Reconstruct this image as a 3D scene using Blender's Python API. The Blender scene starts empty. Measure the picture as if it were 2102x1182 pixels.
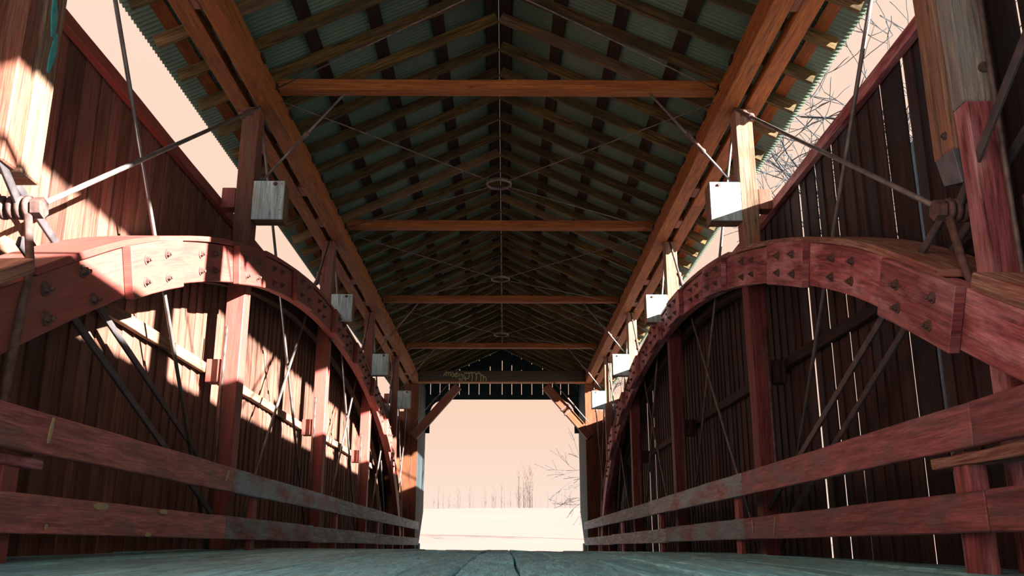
import bpy, math, random
from mathutils import Vector, Matrix, noise

S = bpy.context.scene
C = bpy.context.collection
random.seed(7)

# ------------------------------------------------------------------ camera
# image frame 2102 x 1182, focal 1880 px, bridge axis vanishes at (1036, 1122)
F_PX = 1880.0
PITCH = math.atan((1122 - 591) / F_PX)
YAW = math.atan(15 / F_PX)
cam_d = bpy.data.cameras.new('camera')
cam_d.sensor_fit = 'HORIZONTAL'
cam_d.sensor_width = 36.0
cam_d.lens = 36.0 * F_PX / 2102
cam_d.clip_start = 0.02
cam_d.clip_end = 2000
cam = bpy.data.objects.new('camera', cam_d)
C.objects.link(cam)
cam.location = (0.085, 0, 0)
cam.rotation_euler = (math.pi / 2 + PITCH, 0, -YAW)
S.camera = cam

# ------------------------------------------------------------------ exposure, sky, sun
S.view_settings.view_transform = 'Standard'
S.view_settings.look = 'None'
S.view_settings.gamma = 1
S.view_settings.use_curve_mapping = False
S.view_settings.exposure = 0.0

W = bpy.data.worlds.new('sky'); S.world = W; W.use_nodes = True
wn = W.node_tree; wn.nodes.clear()
_tc = wn.nodes.new('ShaderNodeTexCoord')
_sep = wn.nodes.new('ShaderNodeSeparateXYZ')
_rp = wn.nodes.new('ShaderNodeValToRGB')
_bg = wn.nodes.new('ShaderNodeBackground')
_out = wn.nodes.new('ShaderNodeOutputWorld')
_rp.color_ramp.elements[0].position = 0.0
_rp.color_ramp.elements[0].color = (0.99, 0.84, 0.74, 1)
_rp.color_ramp.elements[1].position = 0.14
_rp.color_ramp.elements[1].color = (0.97, 0.665, 0.505, 1)
_e = _rp.color_ramp.elements.new(0.05); _e.color = (0.985, 0.765, 0.64, 1)
_e = _rp.color_ramp.elements.new(0.33); _e.color = (0.985, 0.71, 0.55, 1)
_e = _rp.color_ramp.elements.new(0.60); _e.color = (0.985, 0.745, 0.60, 1)
_e = _rp.color_ramp.elements.new(0.80); _e.color = (1.7, 2.4, 3.0, 1)  # over-bright blue zenith above the frame, added as cool fill
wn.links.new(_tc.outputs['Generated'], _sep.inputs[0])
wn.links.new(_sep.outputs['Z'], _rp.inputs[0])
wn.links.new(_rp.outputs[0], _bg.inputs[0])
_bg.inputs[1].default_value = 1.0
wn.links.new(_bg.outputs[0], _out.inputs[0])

SUN_DIR = Vector((-1, 0.59, -0.35)).normalized()      # direction the light travels
sun_d = bpy.data.lights.new('sun', 'SUN')
sun_d.energy = 51.0
sun_d.color = (1.0, 0.90, 0.78)
sun_d.angle = math.radians(0.6)
sun = bpy.data.objects.new('sun', sun_d); C.objects.link(sun)
sun.rotation_euler = SUN_DIR.to_track_quat('-Z', 'Y').to_euler()
sun.location = (20, -10, 10)

# ------------------------------------------------------------------ materials
def _n(nt, t, **kw):
    n = nt.nodes.new(t)
    for k, v in kw.items():
        setattr(n, k, v)
    return n

def srgb(r, g, b):
    def f(c):
        c /= 255.0
        return c / 12.92 if c <= 0.04045 else ((c + 0.055) / 1.055) ** 2.4
    return (f(r), f(g), f(b), 1)

def wood(name, c1, c2, c3=None, wear=0.5, grain=16.0, rough=0.75, bump=0.35, vary=0.35, fibre=0.75):
    """grain runs along U; c1/c2 grain tones, c3 colour of worn or stained patches"""
    m = bpy.data.materials.new(name); m.use_nodes = True
    nt = m.node_tree; nt.nodes.clear(); L = nt.links
    out = _n(nt, 'ShaderNodeOutputMaterial'); b = _n(nt, 'ShaderNodeBsdfPrincipled')
    L.new(b.outputs[0], out.inputs[0])
    uv = _n(nt, 'ShaderNodeUVMap'); oi = _n(nt, 'ShaderNodeObjectInfo')
    at = _n(nt, 'ShaderNodeAttribute', attribute_name='rnd')
    sm = _n(nt, 'ShaderNodeMath', operation='ADD'); L.new(oi.outputs['Random'], sm.inputs[0]); L.new(at.outputs['Fac'], sm.inputs[1])
    cmb = _n(nt, 'ShaderNodeCombineXYZ')
    ml = _n(nt, 'ShaderNodeMath', operation='MULTIPLY'); ml.inputs[1].default_value = 37.0
    L.new(sm.outputs[0], ml.inputs[0]); L.new(ml.outputs[0], cmb.inputs[2]); L.new(ml.outputs[0], cmb.inputs[0])
    ad = _n(nt, 'ShaderNodeVectorMath', operation='ADD'); L.new(uv.outputs[0], ad.inputs[0]); L.new(cmb.outputs[0], ad.inputs[1])
    mp = _n(nt, 'ShaderNodeMapping'); mp.inputs['Scale'].default_value = (0.9, grain, 1)
    L.new(ad.outputs[0], mp.inputs[0])
    n1 = _n(nt, 'ShaderNodeTexNoise'); n1.inputs['Scale'].default_value = 2.2; n1.inputs['Detail'].default_value = 7; n1.inputs['Roughness'].default_value = 0.65; n1.inputs['Distortion'].default_value = 0.6
    L.new(mp.outputs[0], n1.inputs['Vector'])
    r1 = _n(nt, 'ShaderNodeValToRGB'); r1.color_ramp.elements[0].position = 0.38; r1.color_ramp.elements[1].position = 0.62
    r1.color_ramp.elements[0].color = c2; r1.color_ramp.elements[1].color = c1
    L.new(n1.outputs[0], r1.inputs[0])
    col = r1.outputs[0]
    n2 = _n(nt, 'ShaderNodeTexNoise'); n2.inputs['Scale'].default_value = 1.0; n2.inputs['Detail'].default_value = 6; n2.inputs['Roughness'].default_value = 0.6
    mp2 = _n(nt, 'ShaderNodeMapping'); mp2.inputs['Scale'].default_value = (1.3, 4.5, 1); L.new(ad.outputs[0], mp2.inputs[0]); L.new(mp2.outputs[0], n2.inputs['Vector'])
    if c3:
        r2 = _n(nt, 'ShaderNodeValToRGB'); a = 0.75 - 0.5 * wear
        r2.color_ramp.elements[0].position = max(0, a - 0.07); r2.color_ramp.elements[1].position = min(1, a + 0.12)
        L.new(n2.outputs[0], r2.inputs[0])
        mx = _n(nt, 'ShaderNodeMixRGB'); L.new(r2.outputs[0], mx.inputs[0]); L.new(col, mx.inputs[1]); mx.inputs[2].default_value = c3
        col = mx.outputs[0]
    # per-board and blotchy value variation
    n3 = _n(nt, 'ShaderNodeTexNoise'); n3.inputs['Scale'].default_value = 2.6; n3.inputs['Detail'].default_value = 4
    mp3 = _n(nt, 'ShaderNodeMapping'); mp3.inputs['Scale'].default_value = (0.7, 1.6, 1); L.new(ad.outputs[0], mp3.inputs[0]); L.new(mp3.outputs[0], n3.inputs['Vector'])
    fr = _n(nt, 'ShaderNodeMath', operation='FRACT'); L.new(sm.outputs[0], fr.inputs[0])
    av = _n(nt, 'ShaderNodeMath', operation='ADD'); L.new(fr.outputs[0], av.inputs[0]); L.new(n3.outputs[0], av.inputs[1])
    mr = _n(nt, 'ShaderNodeMapRange'); mr.inputs['From Min'].default_value = 0.3; mr.inputs['From Max'].default_value = 1.6
    mr.inputs['To Min'].default_value = 1 - vary; mr.inputs['To Max'].default_value = 1 + vary
    L.new(av.outputs[0], mr.inputs[0])
    vm = _n(nt, 'ShaderNodeVectorMath', operation='SCALE'); L.new(col, vm.inputs[0]); L.new(mr.outputs[0], vm.inputs['Scale'])
    # knots and fine cracks: dark specks
    vo = _n(nt, 'ShaderNodeTexVoronoi'); vo.inputs['Scale'].default_value = 1.0
    mp4 = _n(nt, 'ShaderNodeMapping'); mp4.inputs['Scale'].default_value = (2.2, 5.5, 1); L.new(ad.outputs[0], mp4.inputs[0]); L.new(mp4.outputs[0], vo.inputs['Vector'])
    r4 = _n(nt, 'ShaderNodeValToRGB'); r4.color_ramp.elements[0].position = 0.03; r4.color_ramp.elements[1].position = 0.10
    r4.color_ramp.elements[0].color = (0.45, 0.45, 0.45, 1); r4.color_ramp.elements[1].color = (1, 1, 1, 1)
    L.new(vo.outputs['Distance'], r4.inputs[0])
    mm = _n(nt, 'ShaderNodeMixRGB', blend_type='MULTIPLY'); mm.inputs[0].default_value = 0.8
    L.new(vm.outputs[0], mm.inputs[1]); L.new(r4.outputs[0], mm.inputs[2])
    # fine fibre streaks
    n5 = _n(nt, 'ShaderNodeTexNoise'); n5.inputs['Scale'].default_value = 3.0; n5.inputs['Detail'].default_value = 5; n5.inputs['Roughness'].default_value = 0.75
    mp5 = _n(nt, 'ShaderNodeMapping'); mp5.inputs['Scale'].default_value = (1.6, grain * 3.2, 1); L.new(ad.outputs[0], mp5.inputs[0]); L.new(mp5.outputs[0], n5.inputs['Vector'])
    r5 = _n(nt, 'ShaderNodeValToRGB'); r5.color_ramp.elements[0].position = 0.36; r5.color_ramp.elements[1].position = 0.62
    r5.color_ramp.elements[0].color = (0.42, 0.42, 0.42, 1); r5.color_ramp.elements[1].color = (1.18, 1.18, 1.18, 1)
    L.new(n5.outputs[0], r5.inputs[0])
    m5 = _n(nt, 'ShaderNodeMixRGB', blend_type='MULTIPLY'); m5.inputs[0].default_value = fibre
    L.new(mm.outputs[0], m5.inputs[1]); L.new(r5.outputs[0], m5.inputs[2])
    L.new(m5.outputs[0], b.inputs['Base Color'])
    b.inputs['Roughness'].default_value = rough
    b.inputs['Specular IOR Level'].default_value = 0.35
    bp = _n(nt, 'ShaderNodeBump'); bp.inputs['Strength'].default_value = bump * 1.6; bp.inputs['Distance'].default_value = 0.008
    L.new(n1.outputs[0], bp.inputs['Height']); L.new(bp.outputs[0], b.inputs['Normal'])
    return m

def plain(name, c1, c2, scale=6.0, rough=0.6, metal=0.0, bump=0.2):
    m = bpy.data.materials.new(name); m.use_nodes = True
    nt = m.node_tree; nt.nodes.clear(); L = nt.links
    out = _n(nt, 'ShaderNodeOutputMaterial'); b = _n(nt, 'ShaderNodeBsdfPrincipled'); L.new(b.outputs[0], out.inputs[0])
    tc = _n(nt, 'ShaderNodeTexCoord')
    n1 = _n(nt, 'ShaderNodeTexNoise'); n1.inputs['Scale'].default_value = scale; n1.inputs['Detail'].default_value = 6
    L.new(tc.outputs['Object'], n1.inputs['Vector'])
    r1 = _n(nt, 'ShaderNodeValToRGB'); r1.color_ramp.elements[0].position = 0.35; r1.color_ramp.elements[1].position = 0.65
    r1.color_ramp.elements[0].color = c1; r1.color_ramp.elements[1].color = c2
    L.new(n1.outputs[0], r1.inputs[0]); L.new(r1.outputs[0], b.inputs['Base Color'])
    b.inputs['Roughness'].default_value = rough; b.inputs['Metallic'].default_value = metal
    bp = _n(nt, 'ShaderNodeBump'); bp.inputs['Strength'].default_value = bump; bp.inputs['Distance'].default_value = 0.004
    L.new(n1.outputs[0], bp.inputs['Height']); L.new(bp.outputs[0], b.inputs['Normal'])
    return m

M = {
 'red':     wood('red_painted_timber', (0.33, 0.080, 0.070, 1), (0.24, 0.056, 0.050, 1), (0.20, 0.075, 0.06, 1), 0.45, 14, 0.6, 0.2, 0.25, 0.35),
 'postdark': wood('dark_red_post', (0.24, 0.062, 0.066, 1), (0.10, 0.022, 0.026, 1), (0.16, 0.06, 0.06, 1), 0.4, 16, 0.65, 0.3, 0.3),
 'portalwood': wood('portal_post_wood', (0.19, 0.068, 0.026, 1), (0.085, 0.028, 0.011, 1), (0.14, 0.04, 0.02, 1), 0.4, 12, 0.7, 0.3, 0.25, 0.5),
 'redworn': wood('worn_red_timber', (0.43, 0.125, 0.14, 1), (0.15, 0.038, 0.046, 1), (0.62, 0.32, 0.35, 1), 0.42, 14, 0.65, 0.35, 0.3),
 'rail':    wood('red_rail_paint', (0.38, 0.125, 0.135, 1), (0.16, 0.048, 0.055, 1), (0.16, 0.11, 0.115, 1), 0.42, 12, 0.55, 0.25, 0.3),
 'railleft': wood('red_rail_paint_left_lightened', (0.68, 0.23, 0.22, 1), (0.32, 0.095, 0.095, 1), (0.27, 0.16, 0.14, 1), 0.42, 12, 0.55, 0.25, 0.3),  # copy of the rail paint, lightened to offset the weak light on the left
 'railmid': wood('rail_scuffed', (0.40, 0.16, 0.17, 1), (0.15, 0.065, 0.075, 1), (0.26, 0.40, 0.47, 1), 0.62, 12, 0.6, 0.3, 0.35),
 'railgrey':wood('rail_bare_grey', (0.42, 0.53, 0.62, 1), (0.16, 0.215, 0.26, 1), (0.30, 0.20, 0.20, 1), 0.35, 12, 0.7, 0.3, 0.3),
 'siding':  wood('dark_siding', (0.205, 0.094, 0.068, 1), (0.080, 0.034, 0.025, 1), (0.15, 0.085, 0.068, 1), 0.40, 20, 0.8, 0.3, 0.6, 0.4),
 'sidingRshade': wood('shaded_siding_right', (0.062, 0.028, 0.024, 1), (0.006, 0.004, 0.004, 1), (0.024, 0.034, 0.046, 1), 0.36, 20, 0.8, 0.3, 0.7),  # darker copy of the siding; the right side's shade is in the colour
 'chord':   wood('chord_timber', (0.34, 0.115, 0.022, 1), (0.16, 0.048, 0.010, 1), (0.26, 0.08, 0.02, 1), 0.4, 14, 0.7, 0.25, 0.25),
 'tie':     wood('tie_timber', (0.36, 0.125, 0.03, 1), (0.19, 0.06, 0.015, 1), None, 0.4, 16, 0.7, 0.25, 0.2),
 'post':    wood('post_brown', (0.26, 0.10, 0.07, 1), (0.13, 0.045, 0.032, 1), (0.17, 0.10, 0.075, 1), 0.4, 16, 0.7, 0.3, 0.25),
 'rafter':  wood('rafter_wood', (0.18, 0.115, 0.032, 1), (0.026, 0.017, 0.006, 1), (0.045, 0.036, 0.012, 1), 0.5, 18, 0.75, 0.3, 0.45),
 'rafterpale': wood('pale_rafter_wood', (0.24, 0.15, 0.07, 1), (0.09, 0.05, 0.022, 1), (0.14, 0.10, 0.05, 1), 0.5, 18, 0.75, 0.3, 0.4),
 'batten':  wood('batten_wood', (0.030, 0.015, 0.008, 1), (0.010, 0.005, 0.003, 1), None, 0.4, 16, 0.8, 0.3, 0.4),
 'grey':    wood('weathered_grey', (0.42, 0.40, 0.35, 1), (0.17, 0.165, 0.155, 1), (0.30, 0.33, 0.33, 1), 0.5, 18, 0.8, 0.5, 0.25),
 'brownold':wood('weathered_brown', (0.34, 0.22, 0.15, 1), (0.15, 0.09, 0.065, 1), (0.35, 0.13, 0.08, 1), 0.35, 18, 0.8, 0.5, 0.25),
 'teal':    wood('teal_stained_wood', (0.14, 0.26, 0.26, 1), (0.07, 0.14, 0.15, 1), (0.20, 0.12, 0.08, 1), 0.45, 12, 0.7, 0.3, 0.3),
 'box':     wood('pale_box_wood', (0.60, 0.80, 0.88, 1), (0.34, 0.48, 0.54, 1), (0.50, 0.45, 0.38, 1), 0.3, 10, 0.75, 0.25, 0.2),
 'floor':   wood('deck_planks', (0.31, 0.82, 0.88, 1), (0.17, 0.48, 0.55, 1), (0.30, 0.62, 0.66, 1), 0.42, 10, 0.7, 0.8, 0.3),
 'cap':     wood('weathered_cap', (0.48, 0.30, 0.22, 1), (0.19, 0.085, 0.07, 1), (0.30, 0.10, 0.08, 1), 0.4, 16, 0.8, 0.5, 0.25),
 'portal':  wood('portal_board', (0.026, 0.046, 0.055, 1), (0.008, 0.016, 0.021, 1), None, 0.4, 16, 0.8, 0.3, 0.3),
 'beamdark':wood('portal_beam_wood', (0.10, 0.075, 0.055, 1), (0.05, 0.04, 0.03, 1), (0.08, 0.075, 0.06, 1), 0.4, 14, 0.8, 0.3, 0.2),
 'iron':    plain('dark_iron', (0.07, 0.055, 0.055, 1), (0.15, 0.12, 0.115, 1), 14, 0.55, 0.3),
 'rod':     plain('rod_steel', (0.11, 0.10, 0.105, 1), (0.20, 0.18, 0.175, 1), 8, 0.5, 0.3),
 'rust':    plain('rusty_iron', (0.075, 0.045, 0.045, 1), (0.16, 0.09, 0.08, 1), 22, 0.8, 0.1, 0.5),
 'bar':     plain('flat_bar_steel', (0.045, 0.042, 0.05, 1), (0.10, 0.09, 0.10, 1), 8, 0.6, 0.2),
 'zinc':    plain('zinc_plate', (0.10, 0.12, 0.15, 1), (0.16, 0.18, 0.21, 1), 10, 0.5, 0.4),
 'metal':   plain('corrugated_metal', (0.070, 0.118, 0.088, 1), (0.105, 0.165, 0.125, 1), 1.2, 0.6, 0.0, 0.05),
 'bark':    plain('tree_bark', (0.012, 0.018, 0.028, 1), (0.03, 0.035, 0.045, 1), 12, 0.9),
 'barkfar': plain('far_tree_bark', (0.055, 0.040, 0.034, 1), (0.085, 0.062, 0.052, 1), 3, 0.9),
 'paintpale': plain('pale_green_spray', (0.30, 0.34, 0.17, 1), (0.40, 0.45, 0.24, 1), 30, 0.7),
 'cream':   plain('cream_mark', (0.45, 0.38, 0.22, 1), (0.55, 0.48, 0.30, 1), 30, 0.7),
 'tealpaint': plain('teal_spray', (0.04, 0.28, 0.30, 1), (0.08, 0.40, 0.42, 1), 20, 0.7),
 'ground':  plain('pale_dry_ground', (0.155, 0.104, 0.090, 1), (0.17, 0.113, 0.098, 1), 0.15, 0.9, 0, 0.0),
}

# ------------------------------------------------------------------ mesh builder
class MB:
    def __init__(s):
        s.v = []; s.f = []; s.uv = []; s.r = []; s.sm = []
    def quad(s, pts, uvs, r=0.0, smooth=False):
        i = len(s.v); s.v += [Vector(p) for p in pts]
        s.f.append(tuple(range(i, i + len(pts)))); s.uv.append(uvs); s.r.append(r); s.sm.append(smooth)
    def loft(s, secs, r=None, smooth=False, cap=True, us=None):
        """secs: rings of points with equal count"""
        r = random.random() if r is None else r
        o = random.random() * 5; i0 = len(s.v); n = len(secs[0])
        for sec in secs: s.v += [Vector(p) for p in sec]
        if us is None:
            us = [0.0]
            for a, b in zip(secs, secs[1:]): us.append(us[-1] + (Vector(b[0]) - Vector(a[0])).length)
        vs = [0.0]
        for k in range(n): vs.append(vs[-1] + (Vector(secs[0][(k + 1) % n]) - Vector(secs[0][k])).length)
        for j in range(len(secs) - 1):
            for k in range(n):
                k2 = (k + 1) % n
                s.f.append((i0 + j * n + k, i0 + j * n + k2, i0 + (j + 1) * n + k2, i0 + (j + 1) * n + k))
                s.uv.append([(us[j] + o, vs[k] + o), (us[j] + o, vs[k + 1] + o), (us[j + 1] + o, vs[k + 1] + o), (us[j + 1] + o, vs[k] + o)])
                s.r.append(r); s.sm.append(smooth)
        if cap:
            for j, rev in ((0, True), (len(secs) - 1, False)):
                idx = [i0 + j * n + k for k in range(n)]
                if rev: idx = idx[::-1]
                s.f.append(tuple(idx))
                c = s.v[idx[0]]
                ax = (s.v[idx[1]] - c); ax = ax.normalized() if ax.length > 1e-9 else Vector((1, 0, 0))
                nn = ax.cross(s.v[idx[2]] - c); ay = nn.cross(ax).normalized() if nn.length > 1e-12 else Vector((0, 0, 1))
                s.uv.append([((s.v[q] - c).dot(ax) * 0.25 + o, (s.v[q] - c).dot(ay) + o) for q in idx]); s.r.append(r); s.sm.append(False)
    def beam(s, p0, p1, w, h, up=(0, 0, 1), jit=0.0, step=0.6, r=None):
        """rectangular timber; w across, h along 'up'"""
        p0 = Vector(p0); p1 = Vector(p1); d = p1 - p0; L = d.length; t = d / L
        u = Vector(up); u = (u - t * u.dot(t)).normalized(); sd = t.cross(u)
        n = max(1, int(L / step)) if jit > 0 else 1
        seed = random.random() * 100
        secs = []
        for i in range(n + 1):
            c = p0 + d * (i / n); sec = []
            for q, (a, b) in enumerate(((-1, -1), (1, -1), (1, 1), (-1, 1))):
                ja = jb = 0
                if jit:
                    ja = jit * noise.noise(Vector((seed + q * 7.3, i * 0.6, 0))); jb = jit * noise.noise(Vector((seed + q * 3.1, i * 0.6, 5)))
                sec.append(c + sd * (a * w / 2 + ja) + u * (b * h / 2 + jb))
            secs.append(sec)
        s.loft(secs, r)
    def box(s, a, b, jit=0.0, r=None, axis=None):
        a = Vector(a); b = Vector(b); d = b - a
        ax = axis if axis is not None else max(range(3), key=lambda k: abs(d[k]))
        c = (a + b) / 2; h = Vector((0, 0, 0)); h[ax] = abs(d[ax]) / 2
        up = Vector((0, 0, 1)) if ax != 2 else Vector((0, 1, 0))
        if ax == 0: w, hh = abs(d[1]), abs(d[2])
        elif ax == 1: w, hh = abs(d[0]), abs(d[2])
        else: w, hh = abs(d[0]), abs(d[1])
        s.beam(c - h, c + h, w, hh, up, jit, r=r)
    def tube(s, pts, r, n=8, r2=None, smooth=True):
        pts = [Vector(p) for p in pts]; secs = []
        for i, p in enumerate(pts):
            t = (pts[min(i + 1, len(pts) - 1)] - pts[max(i - 1, 0)]).normalized()
            a = t.orthogonal().normalized() if i == 0 else (a - t * a.dot(t)).normalized()
            bb = t.cross(a)
            if isinstance(r, (list, tuple)): rr = r[i]
            else: rr = r if r2 is None else r + (r2 - r) * i / (len(pts) - 1)
            secs.append([p + (a * math.cos(2 * math.pi * k / n) + bb * math.sin(2 * math.pi * k / n)) * rr for k in range(n)])
        s.loft(secs, smooth=smooth)
    def torus(s, c, R, r, axis=(0, 0, 1), n=24, m=8, flat=1.0):
        c = Vector(c); ax = Vector(axis).normalized(); a = ax.orthogonal().normalized(); b = ax.cross(a)
        secs = []
        for i in range(n + 1):
            th = 2 * math.pi * i / n; o = a * math.cos(th) + b * math.sin(th)
            secs.append([c + o * (R + r * math.cos(2 * math.pi * k / m)) + ax * (r * flat * math.sin(2 * math.pi * k / m)) for k in range(m)])
        s.loft(secs, smooth=True, cap=False)
    def build(s, name, mat, parent=None, bevel=0.0, loc=None, **props):
        if parent is not None:
            org = parent.location.copy(); q = parent.parent
            while q is not None: org += q.location; q = q.parent
        elif loc is not None: org = Vector(loc)
        else:
            lo = [min(v[k] for v in s.v) for k in range(3)]; hi = [max(v[k] for v in s.v) for k in range(3)]
            org = Vector(((lo[0] + hi[0]) / 2, (lo[1] + hi[1]) / 2, lo[2]))
        me = bpy.data.meshes.new(name)
        me.from_pydata([v - org for v in s.v], [], s.f)
        uvl = me.uv_layers.new(name='UVMap')
        flat = [c for fu in s.uv for uvp in fu for c in uvp]
        uvl.data.foreach_set('uv', flat)
        at = me.attributes.new('rnd', 'FLOAT', 'FACE'); at.data.foreach_set('value', s.r)
        me.polygons.foreach_set('use_smooth', s.sm)
        me.materials.append(M[mat] if isinstance(mat, str) else mat)
        me.update()
        o = bpy.data.objects.new(name, me); C.objects.link(o)
        if parent is not None: o.parent = parent
        else: o.location = org
        if bevel:
            md = o.modifiers.new('bevel', 'BEVEL'); md.width = bevel; md.segments = 1; md.limit_method = 'ANGLE'
        tag(o, **props)
        return o

def tag(o, label=None, cat=None, group=None, kind=None):
    if label: o['label'] = label
    if cat: o['category'] = cat
    if group: o['group'] = group
    if kind: o['kind'] = kind
    return o

def thing(name, loc, label, cat, group=None):
    o = bpy.data.objects.new(name, None); C.objects.link(o)
    o.location = loc; o.empty_display_size = 0.2
    return tag(o, label, cat, group)

def copy_tree(o, dloc, parent=None):
    c = o.copy(); C.objects.link(c)
    if parent is None: c.location = o.location + Vector(dloc)
    else: c.parent = parent
    for ch in o.children: copy_tree(ch, dloc, c)
    return c

ORD = ['zeroth', 'first', 'second', 'third', 'fourth', 'fifth', 'sixth', 'seventh', 'eighth', 'ninth', 'tenth', 'eleventh', 'twelfth', 'thirteenth', 'fourteenth']
SIDE = {-1: 'left', 1: 'right'}
PAN = 4.65
YP = [4.78 + PAN * k for k in range(6)]                     # truss posts: 4.78 9.43 14.08 18.73 23.38 28.03
WHERE = ['beside the viewer', 'nearest full one', 'second one along', 'third one along', 'fourth one along', 'at far portal']

# ------------------------------------------------------------------ roof profile
SL = 0.47
def zr(x): return 6.19 - SL * abs(x)        # underside of rafters
RH = 0.145                                   # vertical depth of a rafter

def floor_z(x, y):
    q = 0.0014 * (y - 11) ** 2 if y < 11 else 0.0006 * (y - 11) ** 2
    return -0.045 - q - 0.010 * x

# ------------------------------------------------------------------ floor
mb = MB()
x = -2.95
while x < 2.93:
    w = random.uniform(0.25, 0.32); x1 = min(x + w, 2.95)
    ys = [-0.8]
    while ys[-1] < 30.2: ys.append(min(30.2, ys[-1] + random.choice([2.4, 3.0, 3.6, 4.2]) + (random.random() if len(ys) == 1 else 0)))
    for a, b in zip(ys, ys[1:]):
        if b - a < 0.05: continue
        g = random.uniform(0.004, 0.010)
        dz0, dz1 = random.uniform(-0.016, 0.007), random.uniform(-0.016, 0.007)
        n = max(2, int((b - a) / 0.35)); seed = random.random() * 90; secs = []
        for i in range(n + 1):
            yy = a + 0.006 + (b - a - 0.012) * i / n
            sec = []
            wl = 0.010 * noise.noise(Vector((seed, yy * 1.7, 0))); wr = 0.010 * noise.noise(Vector((seed + 9, yy * 1.7, 0)))
            zl = floor_z(x, yy) + dz0 + 0.006 * noise.noise(Vector((seed, yy * 1.1, 4))) ; zrr = floor_z(x1, yy) + dz1 + 0.006 * noise.noise(Vector((seed + 5, yy * 1.1, 4)))
            zm = (zl + zrr) / 2 + 0.004 * noise.noise(Vector((seed + 3, yy * 2.1, 4)))
            xl = x + g + wl; xr = x1 - g + wr; xm = (xl + xr) / 2
            sec = [(xl, yy, zl - 0.07), (xr, yy, zrr - 0.07), (xr, yy, zrr - 0.008), (xr - 0.010, yy, zrr), (xm, yy, zm), (xl + 0.010, yy, zl), (xl, yy, zl - 0.008)]
            secs.append(sec)
        mb.loft(secs)
    x = x1
mb.build('floor', 'floor', loc=(0, 0, 0), kind='structure')
mb = MB()
for x in (-2.6, -1.6, -0.5, 0.5, 1.6, 2.6):
    mb.box((x - 0.08, -.8, -0.75), (x + 0.08, 30, -0.48), r=0.2)
mb.box((-2.95, -.8, -0.48), (2.95, 29.9, -0.46), r=.3)
mb.build('trim_1', 'batten', loc=(0, 0, -0.75), kind='structure')

# ------------------------------------------------------------------ siding walls
WX = 3.065; WTOP = 3.645; YA, YB = -0.8, 27.4
cracks = {4.7: 0.008, 6.2: 0.016, 6.6: 0.002, 7.74: 0.003, 8.2: 0.004, 8.7: 0.011, 10.4: .001, 18.4: .003, 19.2: .005, 20.3: .003}
for s in (-1, 1):
    mb = MB(); y = YA
    seams = sorted(cracks)
    while y < YB:
        w = random.uniform(0.19, 0.29)
        y1 = min(y + w, YB)
        d = 0.016; ov = 0.02
        if s > 0:
            for c in seams:
                if y + 0.12 < c <= y1 + 0.12: y1 = c; d = 0.014 + cracks[c]; ov = 0.0; break
        t = 0.014
        xa = s * (WX + .004); xb = s * (WX + .004 + d)
        g = 0.002
        z0 = -0.9; top = WTOP - random.uniform(0, 0.02)
        n = 6; secs = []; seed = random.random() * 50
        for i in range(n + 1):
            z = z0 + (top - z0) * i / n; j = 0.004 * noise.noise(Vector((seed, z, 0)))
            secs.append([(xa, y + g + j, z), (xb, y1 - g + j + ov, z), (xb + s * t, y1 - g + j + ov, z), (xa + s * t, y + g + j, z)])
        mb.loft(secs)
        y = y1
    mb.build('wall_' + SIDE[s], 'siding' if s < 0 else 'sidingRshade', loc=(s * WX, 0, -0.9), kind='structure')
    # cap rail of the siding, and two girts
    mb = MB(); mb.beam((s * 3.0325, YA, 3.59), (s * 3.0325, YB, 3.59), 0.065, 0.11, jit=0.006)
    mb.build('siding_top_rail', 'red' if s < 0 else 'redworn', bevel=0.004, label='long dark red rail capping the %s board siding under the open gap' % SIDE[s], cat='rail', group='rails on the siding')
    for k in range(6):
        ya = YP[k - 1] + 0.05 if k else YA; yb = YP[k] - 0.05
        mb = MB(); zc = 1.81 + random.uniform(-.015, .015)
        mb.beam((s * 3.03, ya, zc), (s * 3.03, yb, zc + random.uniform(-.05, .05)), 0.058, 0.10, jit=0.012, step=.4)
        mb.build('siding_girt', 'brownold' if s < 0 else 'sidingRshade', bevel=0.004,
                 label='horizontal nailing girt halfway up %s siding, bay %s' % (SIDE[s], ['nearest the viewer', 'just before the nearest box', 'between first and second boxes', 'between second and third boxes', 'between third and fourth boxes', 'next to the far portal'][k]), cat='board', group='girts on the siding')

# ------------------------------------------------------------------ roof sheets (corrugated)
for s in (-1, 1):
    mb = MB(); p = 0.068; y0 = -0.5; y1 = 30.3; nn = int((y1 - y0) / p) * 6
    xs = [0.0006, 1.2, 2.3, 3.43]
    i0 = 0
    for i in range(nn + 1):
        yy = y0 + i * p / 6; a = 0.012 * math.cos(2 * math.pi * i / 6)
        for x in xs: mb.v.append(Vector((s * x, yy, zr(x) + 0.195 + a)))
    m_ = len(xs)
    for i in range(nn):
        for k in range(m_ - 1):
            q = i * m_ + k
            f = (q, q + 1, q + m_ + 1, q + m_); mb.f.append(f if s > 0 else f[::-1]); mb.uv.append([(0, 0)] * 4); mb.r.append((i // 72 * .37) % 1); mb.sm.append(True)
    o = mb.build('ceiling' if s < 0 else 'ceiling', 'metal', loc=(s * 1.7, 0, 5), kind='structure')
    so = o.modifiers.new('thickness', 'SOLIDIFY'); so.thickness = 0.0015; so.offset = 1
    # battens between rafters and metal
    names = ['beside the ridge', 'first below the ridge', 'second below the ridge', 'third below the ridge', 'above the top chord', 'out by the eave']
    for k, x in enumerate((0.088, 0.72, 1.38, 2.04, 2.68, 3.16)):
        mb = MB(); zc = zr(x) + RH + 0.018
        mb.beam((s * x, -.45, zc), (s * x, 30.0, zc), 0.15 if k < 5 else 0.13, 0.03, up=(s * SL, 0, 1), jit=0.008, step=.66)
        mb.build('roof_batten', 'batten' if k < 5 else 'chord', label='roof batten on the %s slope, %s' % (SIDE[s], names[k]), cat='batten', group='lengthwise roof battens')

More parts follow.
